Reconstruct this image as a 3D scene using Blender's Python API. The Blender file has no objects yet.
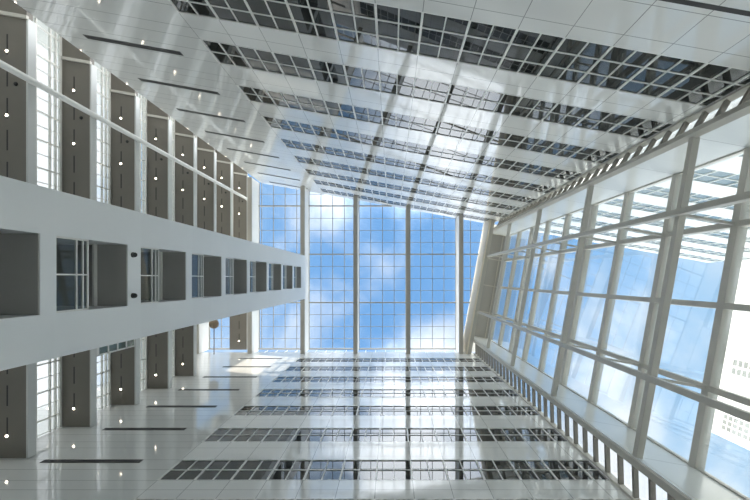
import bpy, bmesh, math, random
from mathutils import Vector
random.seed(4)
S = bpy.context.scene
COL = S.collection

# ------------------------------------------------------------------ camera
# world: X to the right of the picture, Y towards its lower edge, Z straight up; eye at the origin
cd = bpy.data.cameras.new('camera'); cam = bpy.data.objects.new('camera', cd); COL.objects.link(cam)
cam.location = (0, 0, 0); cam.rotation_euler = (math.pi, 0, 0)
cd.sensor_width = 36.0; cd.lens = 417 / 750 * 36
cd.shift_x = -16.6 / 750; cd.shift_y = 28.4 / 750
cd.clip_start = 0.05; cd.clip_end = 1000
S.camera = cam
S.view_settings.view_transform = 'Standard'
S.view_settings.look = 'None'
S.view_settings.gamma = 1
S.view_settings.use_curve_mapping = False
S.view_settings.exposure = 0.95
S.cycles.max_bounces = 10; S.cycles.diffuse_bounces = 6; S.cycles.glossy_bounces = 5
S.cycles.transparent_max_bounces = 24
S.cycles.sample_clamp_indirect = 6

# ------------------------------------------------------------------ node helper
class N:
    def __init__(s, tree): s.t = tree; s.l = tree.links
    def node(s, typ, **kw):
        n = s.t.nodes.new(typ)
        for k, v in kw.items(): setattr(n, k, v)
        return n
    def set(s, sock, v):
        if isinstance(v, bpy.types.NodeSocket): s.l.new(v, sock)
        else: sock.default_value = v
    def m(s, op, a, b=0.0, c=0.0, clamp=False):
        n = s.node('ShaderNodeMath', operation=op); n.use_clamp = clamp
        s.set(n.inputs[0], a); s.set(n.inputs[1], b); s.set(n.inputs[2], c)
        return n.outputs[0]
    def mix(s, f, a, b, blend='MIX'):
        n = s.node('ShaderNodeMix', data_type='RGBA', blend_type=blend)
        s.set(n.inputs[0], f); s.set(n.inputs[6], a); s.set(n.inputs[7], b)
        return n.outputs[2]
    def ramp(s, v, lo, hi, a=0.0, b=1.0, smooth=True):
        n = s.node('ShaderNodeMapRange', interpolation_type='SMOOTHSTEP' if smooth else 'LINEAR')
        s.set(n.inputs[0], v); n.inputs[1].default_value = lo; n.inputs[2].default_value = hi
        n.inputs[3].default_value = a; n.inputs[4].default_value = b
        return n.outputs[0]

# ------------------------------------------------------------------ sky
W = bpy.data.worlds.new('sky'); S.world = W; W.use_nodes = True
W.node_tree.nodes.clear(); n = N(W.node_tree)
tc = n.node('ShaderNodeTexCoord'); sp = n.node('ShaderNodeSeparateXYZ'); n.l.new(tc.outputs['Generated'], sp.inputs[0])
dz = n.m('MAXIMUM', sp.outputs[2], 0.06)
u = n.m('DIVIDE', sp.outputs[0], dz); v = n.m('DIVIDE', sp.outputs[1], dz)
cb = n.node('ShaderNodeCombineXYZ'); n.l.new(u, cb.inputs[0]); n.l.new(v, cb.inputs[1])
r2 = n.m('SQRT', n.m('ADD', n.m('MULTIPLY', u, u), n.m('MULTIPLY', v, v)))
blue = n.mix(n.ramp(r2, 0.1, 1.0), (0.105, 0.24, 0.46, 1), (0.24, 0.38, 0.54, 1))
ns = n.node('ShaderNodeTexNoise'); ns.inputs['Scale'].default_value = 4.2; ns.inputs['Detail'].default_value = 7
ns.inputs['Roughness'].default_value = 0.55; ns.inputs['Distortion'].default_value = 0.3
n.l.new(cb.outputs[0], ns.inputs['Vector'])
dens = ns.outputs['Fac']
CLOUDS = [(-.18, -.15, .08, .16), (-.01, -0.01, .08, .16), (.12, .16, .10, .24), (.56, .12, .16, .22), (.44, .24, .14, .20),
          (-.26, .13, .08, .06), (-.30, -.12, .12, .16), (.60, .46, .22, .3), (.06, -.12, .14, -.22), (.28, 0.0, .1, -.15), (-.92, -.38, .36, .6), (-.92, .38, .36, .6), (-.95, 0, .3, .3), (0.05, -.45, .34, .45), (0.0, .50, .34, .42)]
for cx, cy, rad, w in CLOUDS:
    d = n.m('SQRT', n.m('ADD', n.m('POWER', n.m('ABSOLUTE', n.m('SUBTRACT', u, cx)), 2.0), n.m('POWER', n.m('ABSOLUTE', n.m('SUBTRACT', v, cy)), 2.0)))
    dens = n.m('ADD', dens, n.ramp(d, 0.0, rad * 1.4, w, 0.0))
cl = n.ramp(dens, 0.46, 0.90)
col = n.mix(n.m('MULTIPLY', cl, 0.92), blue, (0.66, 0.67, 0.69, 1))
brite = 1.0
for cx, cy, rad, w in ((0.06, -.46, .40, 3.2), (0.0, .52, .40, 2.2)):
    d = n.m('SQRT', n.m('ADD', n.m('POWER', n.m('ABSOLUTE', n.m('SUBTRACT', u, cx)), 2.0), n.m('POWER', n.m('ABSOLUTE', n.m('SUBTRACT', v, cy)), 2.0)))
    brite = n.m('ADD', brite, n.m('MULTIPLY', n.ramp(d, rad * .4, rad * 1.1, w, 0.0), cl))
haze = n.ramp(sp.outputs[2], 0.70, 0.40)
col = n.mix(haze, col, (0.98, 0.98, 0.97, 1))
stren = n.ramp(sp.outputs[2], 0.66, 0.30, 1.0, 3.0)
ground = n.ramp(sp.outputs[2], 0.0, -0.05)
col = n.mix(ground, col, (0.5, 0.5, 0.48, 1))
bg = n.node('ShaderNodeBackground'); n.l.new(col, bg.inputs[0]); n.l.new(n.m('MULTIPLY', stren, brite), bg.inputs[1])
out = n.node('ShaderNodeOutputWorld'); n.l.new(bg.outputs[0], out.inputs[0])

# low sun that only reaches the top of the court
sd = bpy.data.lights.new('sun', 'SUN'); sun = bpy.data.objects.new('sun', sd); COL.objects.link(sun)
sd.energy = 3.0; sd.color = (1.0, 0.9, 0.76); sd.angle = math.radians(0.6)
sun.location = (-70, -60, 70)
sun.rotation_euler = Vector((0.72, 0.62, -0.26)).to_track_quat('-Z', 'Y').to_euler()

# ------------------------------------------------------------------ materials
def pbr(name, col, rough=0.4, ior=1.5, metal=0.0, emit=0.0, noise=0.0, coat=0.0):
    m = bpy.data.materials.new(name); m.use_nodes = True
    b = m.node_tree.nodes['Principled BSDF']; k = N(m.node_tree)
    b.inputs['Base Color'].default_value = (*col, 1); b.inputs['Roughness'].default_value = rough
    b.inputs['IOR'].default_value = ior; b.inputs['Metallic'].default_value = metal
    b.inputs['Coat Weight'].default_value = coat; b.inputs['Coat Roughness'].default_value = 0.03
    if emit:
        b.inputs['Emission Color'].default_value = (1.0, 0.86, 0.68, 1); b.inputs['Emission Strength'].default_value = emit
    if noise:
        t = k.node('ShaderNodeTexCoord'); x = k.node('ShaderNodeTexNoise'); x.inputs['Scale'].default_value = 1.7
        k.l.new(t.outputs['Object'], x.inputs['Vector'])
        k.l.new(k.mix(k.m('MULTIPLY', x.outputs['Fac'], noise), (*col, 1), (col[0] * .7, col[1] * .7, col[2] * .68, 1)), b.inputs['Base Color'])
    return m

def panel_mat(name, col, px, phase, zs, rough=0.06, line=0.010, ior=1.5):
    """glossy enamel panels: joints every px along local x, and at heights zs inside each 3.6 m storey"""
    m = bpy.data.materials.new(name); m.use_nodes = True
    b = m.node_tree.nodes['Principled BSDF']; k = N(m.node_tree)
    t = k.node('ShaderNodeTexCoord'); s = k.node('ShaderNodeSeparateXYZ'); k.l.new(t.outputs['Object'], s.inputs[0])
    x, z = s.outputs[0], s.outputs[2]
    fx = k.m('PINGPONG', k.m('ADD', x, -phase), px / 2)
    j = k.m('MULTIPLY', k.m('LESS_THAN', fx, line), k.m('GREATER_THAN', x, -8.7))
    fz = k.m('FLOORED_MODULO', z, 3.6)
    for h in zs: j = k.m('MAXIMUM', j, k.m('LESS_THAN', k.m('ABSOLUTE', k.m('SUBTRACT', fz, h)), line))
    cid = k.node('ShaderNodeCombineXYZ')
    k.l.new(k.m('FLOOR', k.m('DIVIDE', k.m('ADD', x, -phase), px)), cid.inputs[0]); k.l.new(k.m('FLOOR', k.m('DIVIDE', z, 1.8)), cid.inputs[1])
    wn = k.node('ShaderNodeTexWhiteNoise', noise_dimensions='2D'); k.l.new(cid.outputs[0], wn.inputs['Vector'])
    c = k.mix(k.m('MULTIPLY', wn.outputs['Value'], 0.10), (*col, 1), (col[0] * .8, col[1] * .8, col[2] * .8, 1))
    k.l.new(k.mix(k.m('MULTIPLY', j, 0.75), c, (0.12, 0.125, 0.125, 1)), b.inputs['Base Color'])
    b.inputs['Roughness'].default_value = rough; b.inputs['IOR'].default_value = ior
    no = k.node('ShaderNodeTexNoise'); no.inputs['Scale'].default_value = 0.9; no.inputs['Detail'].default_value = 1
    k.l.new(t.outputs['Object'], no.inputs['Vector'])
    bp = k.node('ShaderNodeBump'); bp.inputs['Strength'].default_value = 0.05; bp.inputs['Distance'].default_value = 0.05
    k.l.new(no.outputs['Fac'], bp.inputs['Height']); k.l.new(bp.outputs[0], b.inputs['Normal'])
    return m

def clear_glass(name, tint=(0.93, 0.97, 0.98), f0=0.06):
    m = bpy.data.materials.new(name); m.use_nodes = True; m.node_tree.nodes.clear(); k = N(m.node_tree)
    tr = k.node('ShaderNodeBsdfTransparent'); tr.inputs[0].default_value = (*tint, 1)
    gl = k.node('ShaderNodeBsdfGlossy'); gl.inputs['Roughness'].default_value = 0.0; gl.inputs[0].default_value = (0.95, 0.98, 1, 1)
    lw = k.node('ShaderNodeLayerWeight'); lw.inputs[0].default_value = 0.5
    f = k.m('ADD', k.m('MULTIPLY', k.m('POWER', lw.outputs['Facing'], 5.0), 1 - f0), f0)
    mx = k.node('ShaderNodeMixShader'); k.l.new(f, mx.inputs[0]); k.l.new(tr.outputs[0], mx.inputs[1]); k.l.new(gl.outputs[0], mx.inputs[2])
    o = k.node('ShaderNodeOutputMaterial'); k.l.new(mx.outputs[0], o.inputs[0])
    return m

PANE = 0.6667
ZS = (0.18, 0.86, 1.73, 2.59)
M = {
 'enamel_level': panel_mat('white enamel panels level wall', (0.80, 0.805, 0.79), 2 * PANE, -8.57, ZS, ior=1.7),
 'enamel_slant': panel_mat('white enamel panels slanting wall', (0.80, 0.805, 0.79), 2 * PANE, -8.45, ZS, ior=1.7),
 'enamel_tower': panel_mat('white enamel panels tower', (0.86, 0.88, 0.885), 50.0, 20.0, (), rough=0.3),
 'enamel_jamb': panel_mat('white enamel panels jamb', (0.82, 0.84, 0.83), 50.0, 20.0, (3.06,), rough=0.22),
 'paint': pbr('white powder coated metal', (0.79, 0.79, 0.76), 0.32),
 'paint_shaded': pbr('off white steel darkened for shade', (0.56, 0.54, 0.49), 0.38),  # steel colour darkened to carry the shade on the frame's inner sides
 'girder': pbr('beige painted roof steel', (0.47, 0.445, 0.395), 0.45),
 'bar': pbr('grey glazing bar', (0.40, 0.40, 0.39), 0.4),
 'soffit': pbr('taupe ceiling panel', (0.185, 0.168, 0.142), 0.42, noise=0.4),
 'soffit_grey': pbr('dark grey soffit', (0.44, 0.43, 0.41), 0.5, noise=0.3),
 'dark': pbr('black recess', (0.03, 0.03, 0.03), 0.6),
 'darkmetal': pbr('dark grey grille metal', (0.09, 0.09, 0.09), 0.4),
 'roomglass': pbr('dark window glass', (0.018, 0.021, 0.021), 0.012, ior=1.62),
 'glass': clear_glass('clear roof glass', (0.97, 0.985, 0.99), 0.03),
 'wallglass': clear_glass('clear wall glass', (0.97, 0.985, 0.98), 0.05),
 'coolglass': clear_glass('reflective solar glass', (0.96, 0.985, 0.985), 0.09),
 'louvre': pbr('brown grey louvre metal', (0.23, 0.215, 0.19), 0.4),
 'shade': pbr('mid grey ceiling board', (0.34, 0.33, 0.31), 0.5),
 'clad': pbr('white outside panels', (0.80, 0.81, 0.81), 0.35),
 'blueglass': pbr('blue grey outside glass', (0.12, 0.19, 0.23), 0.05, ior=1.6),
 'fascia': pbr('pale grey painted fascia', (0.60, 0.61, 0.60), 0.35),
 'cream': pbr('beam tinted cream for sunlight', (0.82, 0.74, 0.60), 0.45),  # warm sunlight put into the beam's colour
 'railglass': clear_glass('tinted balustrade glass', (0.72, 0.74, 0.73), 0.02),
 'lamp': pbr('lit downlight lens', (1, 0.95, 0.85), 0.3, emit=14.0),
 'floor': pbr('pale polished stone floor', (0.74, 0.73, 0.70), 0.25, noise=0.2),
 'ground': pbr('pale paving', (0.55, 0.54, 0.5), 0.8),
 'stucco': pbr('white outside cladding', (0.62, 0.61, 0.585), 0.6, noise=0.1),
 'outglass': pbr('outside window glass', (0.20, 0.21, 0.20), 0.25),
 'brass': pbr('brown metal', (0.16, 0.12, 0.08), 0.4),
 'green': pbr('green tinted glass', (0.05, 0.09, 0.07), 0.05, ior=1.6),
}

# ------------------------------------------------------------------ mesh helpers
class MB:
    def __init__(s): s.v = []; s.f = []
    def prism(s, poly, z0, z1):
        b = len(s.v); k = len(poly)
        s.v += [(x, y, z0) for x, y in poly] + [(x, y, z1) for x, y in poly]
        s.f.append(tuple(b + i for i in range(k))[::-1]); s.f.append(tuple(b + k + i for i in range(k)))
        for i in range(k): s.f.append((b + i, b + (i + 1) % k, b + k + (i + 1) % k, b + k + i))
        return s
    def box(s, x0, x1, y0, y1, z0, z1):
        x0, x1 = min(x0, x1), max(x0, x1); y0, y1 = min(y0, y1), max(y0, y1)
        return s.prism([(x0, y0), (x1, y0), (x1, y1), (x0, y1)], min(z0, z1), max(z0, z1))
    def cyl(s, a, b, r, r2=None, n=16):
        a, b = Vector(a), Vector(b); d = (b - a).normalized(); q = d.to_track_quat('Z', 'Y'); r2 = r if r2 is None else r2
        o = len(s.v)
        for c, rr in ((a, r), (b, r2)):
            for i in range(n):
                t = 2 * math.pi * i / n; s.v.append(tuple(c + q @ Vector((rr * math.cos(t), rr * math.sin(t), 0))))
        s.f.append(tuple(o + i for i in range(n))[::-1]); s.f.append(tuple(o + n + i for i in range(n)))
        for i in range(n): s.f.append((o + i, o + (i + 1) % n, o + n + (i + 1) % n, o + n + i))
        return s
    def dome(s, c, r, n=14, m=5, down=True):
        o = len(s.v); sg = -1 if down else 1
        for j in range(m):
            ph = j / m * math.pi / 2
            for i in range(n):
                t = 2 * math.pi * i / n; s.v.append((c[0] + r * math.cos(ph) * math.cos(t), c[1] + r * math.cos(ph) * math.sin(t), c[2] + sg * r * math.sin(ph)))
        s.v.append((c[0], c[1], c[2] + sg * r)); top = len(s.v) - 1
        for j in range(m - 1):
            for i in range(n): s.f.append((o + j * n + i, o + j * n + (i + 1) % n, o + (j + 1) * n + (i + 1) % n, o + (j + 1) * n + i))
        for i in range(n): s.f.append((o + (m - 1) * n + i, o + (m - 1) * n + (i + 1) % n, top))
        s.f.append(tuple(o + i for i in range(n)))
        return s
    def build(s, name, mat, parent=None, rz=0.0, bevel=0.0):
        """vertices are in the frame turned by rz (a child takes its parent's frame)"""
        base = Vector((0, 0, 0))
        if parent is not None: base = Vector(parent.get('_b', (0, 0, 0)))
        me = bpy.data.meshes.new(name)
        me.from_pydata([tuple(Vector(p) - base) for p in s.v], [], s.f)
        bm = bmesh.new(); bm.from_mesh(me); bmesh.ops.recalc_face_normals(bm, faces=bm.faces); bm.to_mesh(me); bm.free()
        me.materials.append(mat)
        o = bpy.data.objects.new(name, me); COL.objects.link(o)
        if parent is None: o.rotation_euler = (0, 0, rz)
        else:
            o.parent = parent; o['_b'] = tuple(base)
        if bevel:
            w = o.modifiers.new('bevel', 'BEVEL'); w.width = bevel; w.segments = 2; w.limit_method = 'ANGLE'
        return o

def tag(o, label, cat, group=None, kind=None):
    o['label'] = label; o['category'] = cat
    if group: o['group'] = group
    if kind: o['kind'] = kind
    return o

def thing(name, label, cat, base, rz=0.0, group=None, kind=None):
    o = bpy.data.objects.new(name, None); COL.objects.link(o); o.empty_display_size = 0.2
    c, s_ = math.cos(rz), math.sin(rz)
    o.location = (c * base[0] - s_ * base[1], s_ * base[0] + c * base[1], base[2]); o.rotation_euler = (0, 0, rz)
    o['_b'] = tuple(base)
    return tag(o, label, cat, group, kind)

ORD = ['lowest', 'second', 'third', 'fourth', 'fifth', 'sixth', 'seventh', 'eighth', 'ninth', 'tenth', 'eleventh', 'twelfth', 'thirteenth']
def nth(i, n):
    return 'topmost' if i == n - 1 else ORD[i]

# ------------------------------------------------------------------ dimensions (metres)
FH = 3.6
A = math.atan(0.179)                # the slanting wall and the glass wall are turned by this much
CA, SA = math.cos(A), math.sin(A)
D = 7.39                            # level wall at Y = D, slanting wall at local y = -D
GX = -14.94                         # gallery edge
GB = -16.40                         # gallery window plane
TX = -8.36                          # tower face
RF, RG = 8.97, 10.90                # glass wall: inner steel plane and glazing plane (local x)
ZB, ZG = 40.8, 43.4                 # underside of roof girders, roof glass
ZF = -0.47                          # floor
def ytop(X, off=0.0): return (SA * X - (D + off)) / CA       # slanting wall line in world Y
def xright(Y, nn): return (nn - SA * Y) / CA                 # line parallel to the glass wall

# ------------------------------------------------------------------ ground and floor
fl = MB().prism([(-20, ytop(-20)), (xright(-5.8, RF), -5.8), (xright(D, RF), D), (-20, D)], ZF - 0.25, ZF).build('floor', M['floor'])
tag(fl, 'pale polished stone floor of the atrium', 'floor', kind='structure')
gr = MB().box(-300, 300, -300, 300, ZF - 1.2, ZF - 0.3).build('ground', M['ground'])
tag(gr, 'pale paved ground outside around the building', 'ground', kind='structure')

# ------------------------------------------------------------------ the two panelled walls with their ribbon windows
def strip_levels(k, lowest):
    if k == 2: return (7.4, 9.10, [8.3])
    if k == 3: return (11.5, lowest, [12.26, 13.05])
    return (k * FH + 0.87, k * FH + 2.61, [k * FH + 1.74])

def panelled_wall(name, mat, rz, y, yo, x0, x1, sx0, sx1, ks, ztop, label, where, wn0):
    """y: inner face, yo: outward direction (+1/-1)"""
    th = 0.30
    w = MB(); z = ZF
    w.box(x0, sx0, y, y + yo * th, ZF, ztop); 
    if sx1 < x1: w.box(sx1, x1, y, y + yo * th, ZF, ztop)
    for k in ks:
        a, b, _ = strip_levels(k, 13.98 if rz == 0 else 13.75)
        w.box(sx0, sx1, y, y + yo * th, z, a); z = b
    w.box(sx0, sx1, y, y + yo * th, z, ztop)
    tag(w.build(name, mat, None, rz), label, 'wall', kind='structure')
    for i, k in enumerate(ks):
        a, b, tr = strip_levels(k, 13.98 if rz == 0 else 13.75)
        t = thing('window_%d' % (wn0 + i), '%s dark ribbon window up the %s' % (nth(i, len(ks)), where), 'window', ((sx0 + sx1) / 2, y, a), rz,
                  'ribbon windows of the ' + where, 'structure')
        MB().box(sx0, sx1, y + yo * 0.035, y + yo * 0.06, a, b).build('pane', M['roomglass'], t)
        f = MB(); j = 0; x = sx0
        f.box(sx0, sx1, y + yo * 0.002, y + yo * 0.11, b - 0.03, b); f.box(sx0, sx1, y + yo * 0.002, y + yo * 0.11, a, a + 0.045)
        for q in tr: f.box(sx0, sx1, y + yo * 0.012, y + yo * 0.07, q - 0.026, q + 0.026)
        while x < sx1 + 0.02:
            hw = 0.034 if j % 2 == 0 else 0.019
            f.box(x - hw, x + hw, y - yo * 0.006, y + yo * 0.11, a, b); x += PANE; j += 1
        f.build('window_frame', M['paint'], t)
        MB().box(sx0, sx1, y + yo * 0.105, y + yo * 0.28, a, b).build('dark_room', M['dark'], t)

panelled_wall('wall_level', M['enamel_level'], 0.0, D, 1, -20.0, 8.03, -8.57, 8.03, list(range(3, 11)), 41.7,
              'white panelled wall whose ribbon windows run level', 'level white wall', 1)
panelled_wall('wall_slanting', M['enamel_slant'], A, -D, -1, -15.1, 9.28, -8.45, 9.20, list(range(2, 12)), ZG + 0.1,
              'white panelled wall whose ribbon windows slant', 'slanting white wall', 9)

# long air grilles low in the blank part of each wall
def grille(rz, x0, x1, y, yo, z0, label, grp):
    t = thing('ventilation_grille', label, 'grille', ((x0 + x1) / 2, y, z0), rz, grp)
    h = 0.28
    MB().box(x0, x1, y - yo * 0.004, y + yo * 0.0, z0, z0 + h).build('back_plate', M['dark'], t)
    f = MB(); e = 0.025
    f.box(x0, x1, y - yo * 0.02, y, z0, z0 + e); f.box(x0, x1, y - yo * 0.02, y, z0 + h - e, z0 + h)
    f.box(x0, x0 + e, y - yo * 0.02, y, z0, z0 + h); f.box(x1 - e, x1, y - yo * 0.02, y, z0, z0 + h)
    f.build('frame', M['darkmetal'], t)
    g = MB(); x = x0 + 0.12
    while x < x1 - 0.05: g.box(x - 0.012, x + 0.012, y - yo * 0.016, y - yo * 0.004, z0 + e, z0 + h - e); x += 0.11
    g.build('slat', M['darkmetal'], t)
for i, k in enumerate(range(4, 11)):
    grille(0, -14.1, -10.1, D, 1, k * FH + 2.30, '%s long dark air grille up the blank end of the level wall' % nth(i, 7), 'air grilles of the level wall')
for i, k in enumerate(range(4, 12)):
    grille(A, -13.8, -9.87, -D, -1, k * FH + 2.18, '%s long dark air grille up the blank end of the slanting wall' % nth(i, 8), 'air grilles of the slanting wall')

# ------------------------------------------------------------------ galleries
GY0 = -13.0
KS = list(range(1, 11))
def gallery(k, i, n, y1, zs, last=False):
    t = thing('gallery_floor', '%s taupe gallery ceiling with white edge behind the tower' % nth(i, n), 'gallery', (GX, -3.0, zs), 0, 'stacked gallery floors')
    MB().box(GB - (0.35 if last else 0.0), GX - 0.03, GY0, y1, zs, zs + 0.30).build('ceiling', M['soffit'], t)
    f = MB(); f.box(GX - 0.03, GX + 0.05, -10.65, y1, zs - 0.02, zs + 0.36)
    f.box(GX - 0.24, GX - 0.14, -10.65, y1, zs + 0.30, zs + 0.50)
    f.build('edge_fascia', M['fascia'], t)
    # white downstand along the end, parallel to the slanting wall
    def yl(X, o): return (SA * X - o) / CA
    d = MB(); d.prism([(GB + 0.02, yl(GB, 7.94)), (GX + 0.05, yl(GX, 7.94)), (GX + 0.05, yl(GX, 7.80)), (GB + 0.02, yl(GB, 7.80))], zs - 0.10, zs + 0.02)
    d.build('end_trim', M['paint_shaded'], t)
    ys = []; y = -10.0
    while y < y1 - 0.4:
        if not (-3.3 < y < 2.6): ys.append(y)
        y += 1.31
    for y in ys:
        MB().box(-15.79, -15.73, y - 0.02, y + 0.82, zs - 0.004, zs + 0.02).build('air_slot', M['dark'], t)
    return t
n_g = 10 + 1
gal = [(k, k * FH + 2.70, D - 0.02 if k <= 8 else 2.0) for k in KS] + [(11, 43.1, D - 0.02)]
LY = [-9.32, -6.68, 3.42, 6.46]
for i, (k, zs, y1) in enumerate(gal):
    gallery(k, i, len(gal), y1, zs, last=(k == 11))
    ln = nth(i, len(gal))
    if k < 4: continue
    for y in LY:
        if y > y1: continue
        if k == 11 and 3 < y < 4: continue
        wh = {-9.32: 'near the slanting wall', -6.68: 'beside the white column', 3.42: 'close to the tower side', 6.46: 'near the level wall'}[y]
        t = thing('recessed_downlight', 'lit round downlight %s in the %s gallery ceiling' % (wh, ln), 'downlight', (-15.76, y, zs - 0.03), 0, 'gallery downlights')
        r = MB(); r.cyl((-15.76, y, zs - 0.03), (-15.76, y, zs - 0.001), 0.06, 0.07); r.build('trim_ring', M['paint'], t)
        MB().cyl((-15.76, y, zs - 0.042), (-15.76, y, zs - 0.03), 0.045, 0.045).build('lens', M['lamp'], t)
    t = tag(MB().dome((-15.40, -7.97, zs - 0.001), 0.085).build('smoke_detector', M['dark']), 'small black dome detector on the %s gallery ceiling' % ln, 'detector', 'gallery ceiling detectors')
# gallery windows
def gallery_window(nm, i, n, z0, z1, y1):
    t = thing('window_%d' % nm, '%s gallery window with thin white bars behind the corridor' % nth(i, n), 'window', (GB, -3, z0), 0, 'gallery windows', 'structure')
    MB().box(GB - 0.02, GB, GY0, y1, z0, z1).build('pane', M['wallglass'], t)
    f = MB(); y = GY0; j = 0
    while y < y1 + 0.01:
        w = 0.03; f.box(GB - 0.08, GB + 0.05, y - w, y + w, z0, z1); f.box(GB - 0.03, GB + 0.02, y + 0.64, y + 0.67, z0, z1); y += 1.31; j += 1
    for q, w in ((z0, .06), (z0 + 0.45, .02), (z0 + 0.95, .02), (z0 + 1.75, .03), (z1 - 0.62, .025), (z1 - 0.30, .03), (z1, .06)):
        f.box(GB - 0.07, GB + 0.045, GY0, y1, q - w, q + w)
    f.build('window_frame', M['paint'], t)
for i in range(len(gal) - 1):
    y1 = gal[i][2]
    if gal[i][0] == 8: y1 = 2.0
    gallery_window(19 + i, i, len(gal) - 1, gal[i][1] + 0.36, gal[i + 1][1] - 0.06, y1)
ew = MB().box(-19.6, -14.9, GY0 - 0.25, GY0, ZF, ZG + 0.1).build('wall_gallery_end', M['paint'])
tag(ew, 'white end wall closing the galleries behind the slanting wall', 'wall', kind='structure')
ww = MB().box(-19.8, -19.55, 2.0, D, 33.0, ZG + 0.1).build('wall_upper_end', M['paint'])
tag(ww, 'white upper wall at the far end beyond the open gallery bay', 'wall', kind='structure')

# round steel column in front of the galleries
t = thing('round_column', 'tall slim round white column in front of the galleries', 'column', (-14.72, -8.08, ZF))
MB().cyl((-14.72, -8.08, ZF), (-14.72, -8.08, 43.0), 0.13, n=24).build('shaft', M['paint'], t)
MB().cyl((-14.72, -8.08, 42.5), (-14.72, -8.08, 43.05), 0.16, 0.22, n=24).build('cap', M['paint'], t)
b_ = MB()
for k, zs, y1 in gal[:-1]: b_.box(-14.93, -14.76, -8.14, -8.02, zs + 0.05, zs + 0.25)
b_.build('bracket', M['paint'], t)

# glazed screen seen beside the tower, with its green panes
t = thing('glazed_screen', 'small glazed screen of dark green panes beside the tower edge', 'screen', (-14.93, 3.0, 21.06))
f = MB(); f.box(-14.96, -14.90, 2.06, 3.95, 21.06, 21.16)
for z in (21.16, 21.9, 22.65, 23.4, 24.14): f.box(-14.96, -14.90, 2.06, 3.95, z, z + 0.10)
f.box(-14.96, -14.90, 3.87, 3.95, 21.06, 24.24); f.box(-14.96, -14.90, 3.45, 3.50, 21.06, 24.24); f.box(-14.96, -14.90, 2.06, 2.12, 21.06, 24.24)
f.build('frame', M['paint'], t); MB().box(-14.935, -14.925, 2.1, 3.9, 21.1, 24.2).build('pane', M['green'], t)

# bracket lamp up by the open bay
t = thing('bracket_lamp', 'brown dish lamp on a thin arm under the roof near the tower top', 'lamp', (-17.2, D, 40.4))
MB().cyl((-17.2, D - 0.02, 40.4), (-17.2, 4.7, 40.4), 0.045, n=10).build('arm', M['brass'], t)
MB().dome((-17.2, 4.4, 40.4), 0.48, n=20, m=6).build('dish', M['brass'], t)

# ------------------------------------------------------------------ tower
TY0, TY1, RY0, RY1 = -2.20, 1.98, -1.07, 0.87
ZT = 40.6
t = thing('stair_tower', 'tall pale tower with a stack of recessed openings in front of the galleries', 'tower', (TX, 0, ZF))
w = MB(); DI = 3.0
w.box(GX + 0.06, TX - DI, TY0, TY1, ZF, ZT)
w.box(TX - DI, TX, TY0, RY0, ZF, ZT); w.box(TX - DI, TX, RY1, TY1, ZF, ZT)
levels = [2.7, 6.3, 9.9, 13.2, 16.95, 20.5, 24.1, 27.9, 31.6, 35.2, 38.5]
up = lambda i: 0.70 if i == 3 else 0.50      # height of the solid band over each ceiling
w.box(TX - DI, TX, RY0, RY1, ZF, levels[0] - 2.6)
for i, zs in enumerate(levels):
    top = zs + up(i) if i < len(levels) - 1 else ZT
    w.box(TX - DI, TX, RY0, RY1, zs + 0.02, top)
w.build('wall_panel', M['enamel_tower'], t)
for i, zs in enumerate(levels):
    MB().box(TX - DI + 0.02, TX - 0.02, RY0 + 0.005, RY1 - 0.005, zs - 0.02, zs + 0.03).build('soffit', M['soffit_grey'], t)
    z0 = levels[i - 1] + up(i - 1) if i else levels[0] - 2.6
    ym = (RY0 + RY1) / 2; x0, x1 = TX - 0.09, TX - 0.03
    f = MB()
    for q, hh in ((z0 + 0.02, 0.02), (z0 + 0.72, 0.018), (z0 + 0.95, 0.018), (z0 + 1.13, 0.025)): f.box(x0, x1, RY0, RY1, q - hh, q + hh)
    f.box(x0, x1, ym - 0.02, ym + 0.02, z0, z0 + 1.13)
    f.box(x0, x1, RY0, RY0 + 0.05, z0, z0 + 1.15); f.box(x0, x1, RY1 - 0.05, RY1, z0, z0 + 1.15)
    fr = f.build('balustrade', M['paint'], t)
    MB().box(TX - 0.065, TX - 0.055, RY0 + 0.02, RY1 - 0.02, z0, z0 + 1.12).build('pane', M['railglass'], fr)
    MB().box(TX - 1.0, TX - 0.94, RY0, RY1, zs - 0.16, zs - 0.02).build('downstand', M['paint'], t)
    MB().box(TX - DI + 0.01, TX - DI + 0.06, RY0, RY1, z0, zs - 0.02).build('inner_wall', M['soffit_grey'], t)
for y, wh in ((-0.76, 'slanting wall side'), (0.555, 'level wall side')):
    s_ = thing('spotlight', 'small black round spotlight on the tower face, %s of its pair' % wh, 'spotlight', (TX, y, 13.45), 0, 'spotlight pair on the tower')
    MB().cyl((TX, y, 13.45), (TX + 0.05, y, 13.45), 0.085, n=14).build('wall_plate', M['darkmetal'], s_)
    MB().cyl((TX + 0.04, y, 13.46), (TX + 0.10, y, 13.43), 0.06, 0.075, n=14).build('lamp_head', M['dark'], s_)

# ------------------------------------------------------------------ roof
gx_ = [-19.08 + 5.18 * i for i in range(6)]
gname = ['beyond the galleries', 'along the gallery edge', 'at the tower top', 'second from the tower top', 'third from the tower top', 'nearest the glass wall']
for i, X in enumerate(gx_):
    y0 = ytop(X) + 0.02 if i > 1 else (2.1 if i == 0 else ytop(X) + 0.02)
    if i == 1: y0 = ytop(-13.6) + 0.02
    t = thing('roof_girder', 'deep beige roof girder %s' % gname[i], 'girder', (X, D, ZB), 0, 'roof girders across the skylight')
    MB().box(X - 0.21, X + 0.21, y0, D - 0.01, ZB, ZB + 0.10).build('bottom_flange', M['girder'], t)
    MB().box(X - 0.14, X + 0.14, y0, D - 0.01, ZB + 0.10, ZG - 0.16).build('web', M['paint'], t)
    MB().box(X - 0.20, X + 0.20, y0, D - 0.01, ZG - 0.16, ZG - 0.08).build('top_flange', M['girder'], t)
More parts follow.
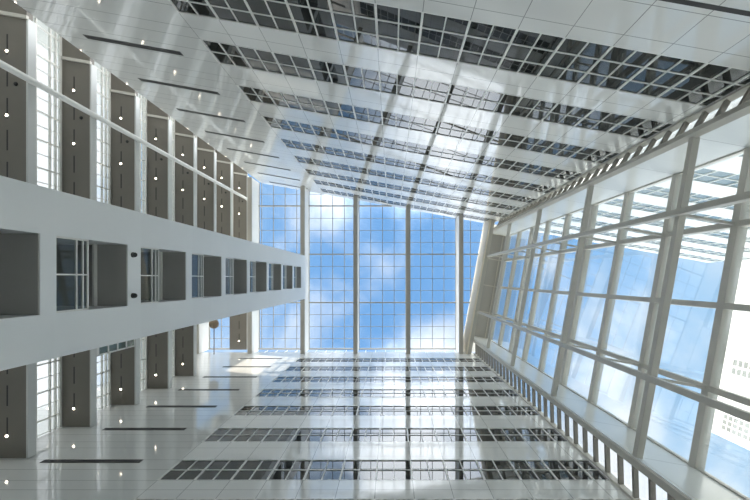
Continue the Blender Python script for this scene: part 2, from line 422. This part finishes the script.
eb = thing('edge_beam', 'edge beam tinted cream as if sunlit where the skylight meets the glass wall', 'beam', (8.6, 0, ZB), A)
MB().box(8.42, 8.60, -D, 6.0, ZB - 0.1, ZG + 0.05).build('web', M['cream'], eb)
MB().box(8.60, 8.95, -D, 6.0, ZB - 0.1, ZB + 0.15).build('bottom_flange', M['girder'], eb)

def skylight(x0, x1, ya, ybot, label, right=None):
    """a bay of roof glass from x0 to x1, ya(x) on the slanting side"""
    t = thing('skylight', label, 'skylight', ((x0 + x1) / 2, 0, ZG), 0, 'skylight bays')
    xr = (lambda Y: x1) if right is None else right
    poly = [(x0, ya(x0)), (xr(ya(x1)), ya(xr(ya(x1)))), (xr(ybot), ybot), (x0, ybot)]
    MB().prism(poly, ZG, ZG + 0.025).build('glass', M['glass'], t)
    b = MB(); st = 5.18 / 4
    xs = [x0 + 0.16 + (5.18 - .32) / 4 * i for i in range(0, 5)]
    for x in xs:
        if x > x1 + 0.1: break
        yb = ybot
        if right is not None:
            ok = [Y / 50 for Y in range(-500, int(ybot * 50)) if xr(Y / 50) > x]
            if not ok: continue
            yb = min(ybot, max(ok))
        b.box(x - 0.030, x + 0.030, ya(x), yb, ZG - 0.06, ZG + 0.03)
    Y = -12.5
    while Y < ybot + 0.01:
        xa, xb = x0, xr(Y)
        if Y < ya(xa):                   # clip to the slanting wall
            pass
        # slanting wall rises towards larger x in the picture's lower direction
        while xa < xb and Y < ya(xb): xb -= 0.1
        if xb - xa > 0.2: b.box(xa, xb, Y - 0.022, Y + 0.022, ZG - 0.06, ZG + 0.03)
        Y += 1.25
    b.build('glazing_bar', M['bar'], t)
    for Y in (-7.5, -2.5, 2.5, 7.3):
        xa, xb = x0, xr(Y)
        while xa < xb and Y < ya(xb): xb -= 0.1
        if Y <= ybot and xb - xa > 0.3: MB().box(xa, xb, Y - 0.06, Y + 0.06, ZG - 0.28, ZG - 0.06).build('purlin', M['girder'], t)
skylight(gx_[0], GB - 0.4, lambda x: 2.1, D, 'skylight bay over the open end of the galleries')
skylight(GX + 0.06, gx_[2], lambda x: ytop(x), D, 'skylight bay above the tower top')
skylight(gx_[2], gx_[3], lambda x: ytop(x), D, 'skylight bay next to the tower top')
skylight(gx_[3], gx_[4], lambda x: ytop(x), D, 'middle skylight bay between the second and third girders')
skylight(gx_[4], gx_[5], lambda x: ytop(x), D, 'skylight bay just before the narrow last one')
skylight(gx_[5], 8.5, lambda x: ytop(x), D, 'narrow tapering skylight bay along the sun-tinted edge beam', right=lambda Y: xright(Y, 8.41))

# ------------------------------------------------------------------ glass wall
SV = [-6.38, -3.78, -1.03, 1.73, 4.40]
TZ = [k * FH + 3.06 for k in range(-1, 12)]
t = thing('window_40', 'tall glass wall of large panes facing the outside tower', 'window', (RG, -1, ZF), A, None, 'structure')
for i in range(4):
    for j in range(len(TZ)):
        z0 = TZ[j]; z1 = TZ[j + 1] if j + 1 < len(TZ) else 43.3
        if z1 - z0 < 0.5: continue
        MB().box(RG + 0.10, RG + 0.125, SV[i] + 0.02, SV[i + 1] - 0.02, z0, z1).build('pane', M['coolglass'], t)
for z in TZ:
    MB().box(RG, RG + 0.34, SV[0], SV[-1], z - 0.15, z + 0.15).build('transom', M['paint_shaded'], t)
for s, hw in ((SV[1], 0.10), (SV[2], 0.10), (SV[3], 0.10)):
    MB().box(RG - 0.04, RG + 0.22, s - hw, s + hw, ZF, 43.2).build('mullion', M['paint_shaded'], t)
fj = MB()
for s in (SV[0], SV[-1]): fj.box(RG + 0.02, RG + 0.18, s - 0.05, s + 0.05, ZF, 43.2)
fj.build('edge_mullion', M['paint_shaded'], t)
# steel frame standing in front of the glazing
FZ = [k * FH + 3.06 for k in (1, 3, 5, 7, 9)]
for i, z in enumerate(FZ):
    b = MB().box(RF, RF + 0.24, SV[0], SV[-1], z - 0.11, z + 0.11).build('steel_beam', M['paint_shaded'], None, A, bevel=0.012)
    tag(b, '%s pale steel beam across the inner frame of the glass wall' % nth(i, 5), 'beam', 'inner beams of the glass wall')
for s, wh in ((SV[1], 'slanting wall'), (SV[3], 'level wall')):
    b = MB().box(RF - 0.21, RF - 0.002, s - 0.10, s + 0.10, ZF, ZB - 0.11).build('steel_post', M['paint_shaded'], None, A, bevel=0.012)
    tag(b, 'tall inner steel post of the glass wall on the %s side' % wh, 'post', 'inner posts of the glass wall')
for s, wh in ((SV[1], 'slanting wall'), (SV[3], 'level wall')):
    for i, z in enumerate(TZ[1:-1]):
        if i < 2: continue
        b = MB().box(RF + (0.245 if any(abs(z - q) < .1 for q in FZ) else 0.0), RG - 0.045, s - 0.045, s + 0.045, z - 0.05, z + 0.07).build('strut', M['paint_shaded'], None, A)
        tag(b, '%s short strut bracing the steel post on the %s side' % (ORD[i - 2], wh), 'strut', 'struts of the post on the %s side' % wh)
# white jambs each side
for nm, s, o, wh in (('wall_jamb_slanting', SV[0], -1, 'slanting'), ('wall_jamb_level', SV[-1], 1, 'level')):
    j = MB().box(RF, RG + 0.34, s, s + o * 0.10, ZF, 43.2).build(nm, M['enamel_jamb'], None, A)
    tag(j, 'white panelled jamb between the steel frame and glazing, %s wall side' % wh, 'wall', kind='structure')
cs = MB().box(RF - 0.05, RG + 0.4, -D, 6.0, 43.2, 43.45).build('ceiling', M['paint'], None, A)
tag(cs, 'narrow white ceiling strip above the glass wall', 'ceiling', kind='structure')
cf = thing('ceiling_panel', 'grey framed panel under the roof edge at the top of the glass wall', 'panel', (RF, 0, 43.0), A)
MB().box(RF + 0.05, RG, -6.6, 4.35, 43.08, 43.2).build('board', M['shade'], cf)
f = MB()
for s in SV: f.box(RF + 0.05, RG, s - 0.04, s + 0.04, 43.02, 43.08)
f.box(RF + 0.05, RF + 0.13, -6.6, 4.35, 43.02, 43.08); f.box(RG - 0.35, RG - 0.27, -6.6, 4.35, 43.02, 43.08)
f.build('frame', M['paint_shaded'], cf)

# louvred slots between jambs and walls
def slot(nm, label, p, q, rz, z1):
    """slot from point p (jamb edge) to q (wall end), frame rz"""
    pv, qv = Vector((*p, 0)), Vector((*q, 0)); d = (qv - pv).normalized(); nrm = Vector((d.y, -d.x, 0))
    if nrm.x < 0: nrm = -nrm
    t = thing(nm, label, 'louvre screen', ((p[0] + q[0]) / 2, (p[1] + q[1]) / 2, ZF), rz)
    def bar(a, b, o0, o1, z0, z1_):
        c = [a + nrm * o0, b + nrm * o0, b + nrm * o1, a + nrm * o1]
        return [(v_.x, v_.y) for v_ in c], z0, z1_
    po = MB(); po.prism(*bar(pv - d * 0.24, pv + d * 0.02, -0.04, 0.20, ZF, z1)); po.build('post', M['paint_shaded'], t)
    po = MB(); po.prism(*bar(qv - d * 0.10, qv, -0.06, 0.16, ZF, z1)); po.build('post', M['paint_shaded'], t)
    g = MB(); g.prism(*bar(pv, qv, 0.19, 0.21, ZF, z1)); g.build('pane', M['wallglass'], t)
    z = 13.86 - 0.9 * 9
    while z < z1 - 0.3:
        s = MB(); s.prism(*bar(pv + d * 0.02, qv - d * 0.10, 0.0, 0.16, z - 0.06, z + 0.06)); s.build('louvre_bar', M['louvre'], t); z += 0.9
slot('louvre_screen', 'narrow ladder of short louvre bars between glass wall and slanting wall', (RF, -6.62), (9.27, -7.38), A, 40.6)
slot('louvre_screen', 'wide ladder of short louvre bars between glass wall and level wall',
     (CA * RF - SA * 4.67, SA * RF + CA * 4.67), (8.04, D - 0.02), 0.0, 40.6)
# the building outside across the glass wall
t = thing('office_tower', 'tall white building standing outside beyond the glass wall', 'building', (44, -4, ZF - 0.3), A)
ON, OT = 40.0, 50.8
MB().box(ON, ON + 16, -22.0, 11.1, ZF - 0.3, OT).build('wall', M['stucco'], t)
for s0, nc, ps in ((2.2, 2, 0.95), (7.9, 4, 0.62)):
    for i in range(nc):
        for j in range(9):
            y = s0 + i * ps; z = 47.0 - j * 0.72
            MB().box(ON - 0.03, ON + 0.02, y, y + ps * 0.72, z, z + 0.5).build('window', M['outglass'], t)

# wing outside, in line with the slanting wall
t = thing('office_wing', 'white outside wing with blue ribbon windows seen through the upper glass panes', 'building', (22, -D, ZF - 0.3), A)
w = MB(); z = ZF - 0.3
for k in range(0, 12):
    w.box(11.8, 32, -D - 8, -D, z, k * FH + 0.87); z = k * FH + 2.61
    w.box(11.8, 32, -D - 8, -D - 0.25, k * FH + 0.87, z)
w.box(11.8, 32, -D - 8, -D, z, 43.3)
w.build('wall', M['clad'], t)
for k in range(2, 12):
    a_, b_ = k * FH + 0.87, k * FH + 2.61
    MB().box(11.8, 32, -D - 0.24, -D - 0.06, a_, b_).build('pane', M['blueglass'], t)
    f = MB(); f.box(11.8, 32, -D - 0.08, -D - 0.02, a_ + 0.84, a_ + 0.90)
    for i in range(23): f.box(11.9 + i * .9 - .035, 11.9 + i * .9 + .035, -D - 0.08, -D - 0.01, a_, b_)
    f.build('window_frame', M['paint'], t)

# unseen block added beyond the galleries to keep low sun out of their windows
t = thing('sun_blocker', 'long pale block added outside beyond the galleries to stop the sun', 'building', (-52, 0, ZF - 0.3))
MB().box(-62, -46, -60, 40, ZF - 0.3, 45.0).build('wall', M['stucco'], t)
for k in range(11):
    MB().box(-46.03, -45.95, -58, 38, k * 4 + 1.6, k * 4 + 3.2).build('blocker_window_band', M['outglass'], t)
# clerestory above the level wall and the painted shadow gap low on the slanting wall
t = thing('window_41', 'low glazed clerestory strip between level wall and roof glass', 'window', (-3, D, 41.7), 0, None, 'structure')
MB().box(-13.9, 7.6, D + 0.10, D + 0.125, 41.7, ZG).build('pane', M['glass'], t)
f = MB()
for i in range(22): f.box(-13.9 + i * 1.02, -13.86 + i * 1.02, D + 0.06, D + 0.14, 41.7, ZG)
f.build('window_frame', M['paint'], t)
g = MB().box(-8.45, 9.2, -D, -D + 0.006, 9.45, 9.60).build('shadow_strip_1', M['dark'], None, A)  # raised black strip standing for the shade inside a panel gap
tag(g, 'black strip painted as the shadow joint between large panels low on the slanting wall', 'joint', kind='structure')

for o in bpy.data.objects:
    if '_b' in o: del o['_b']
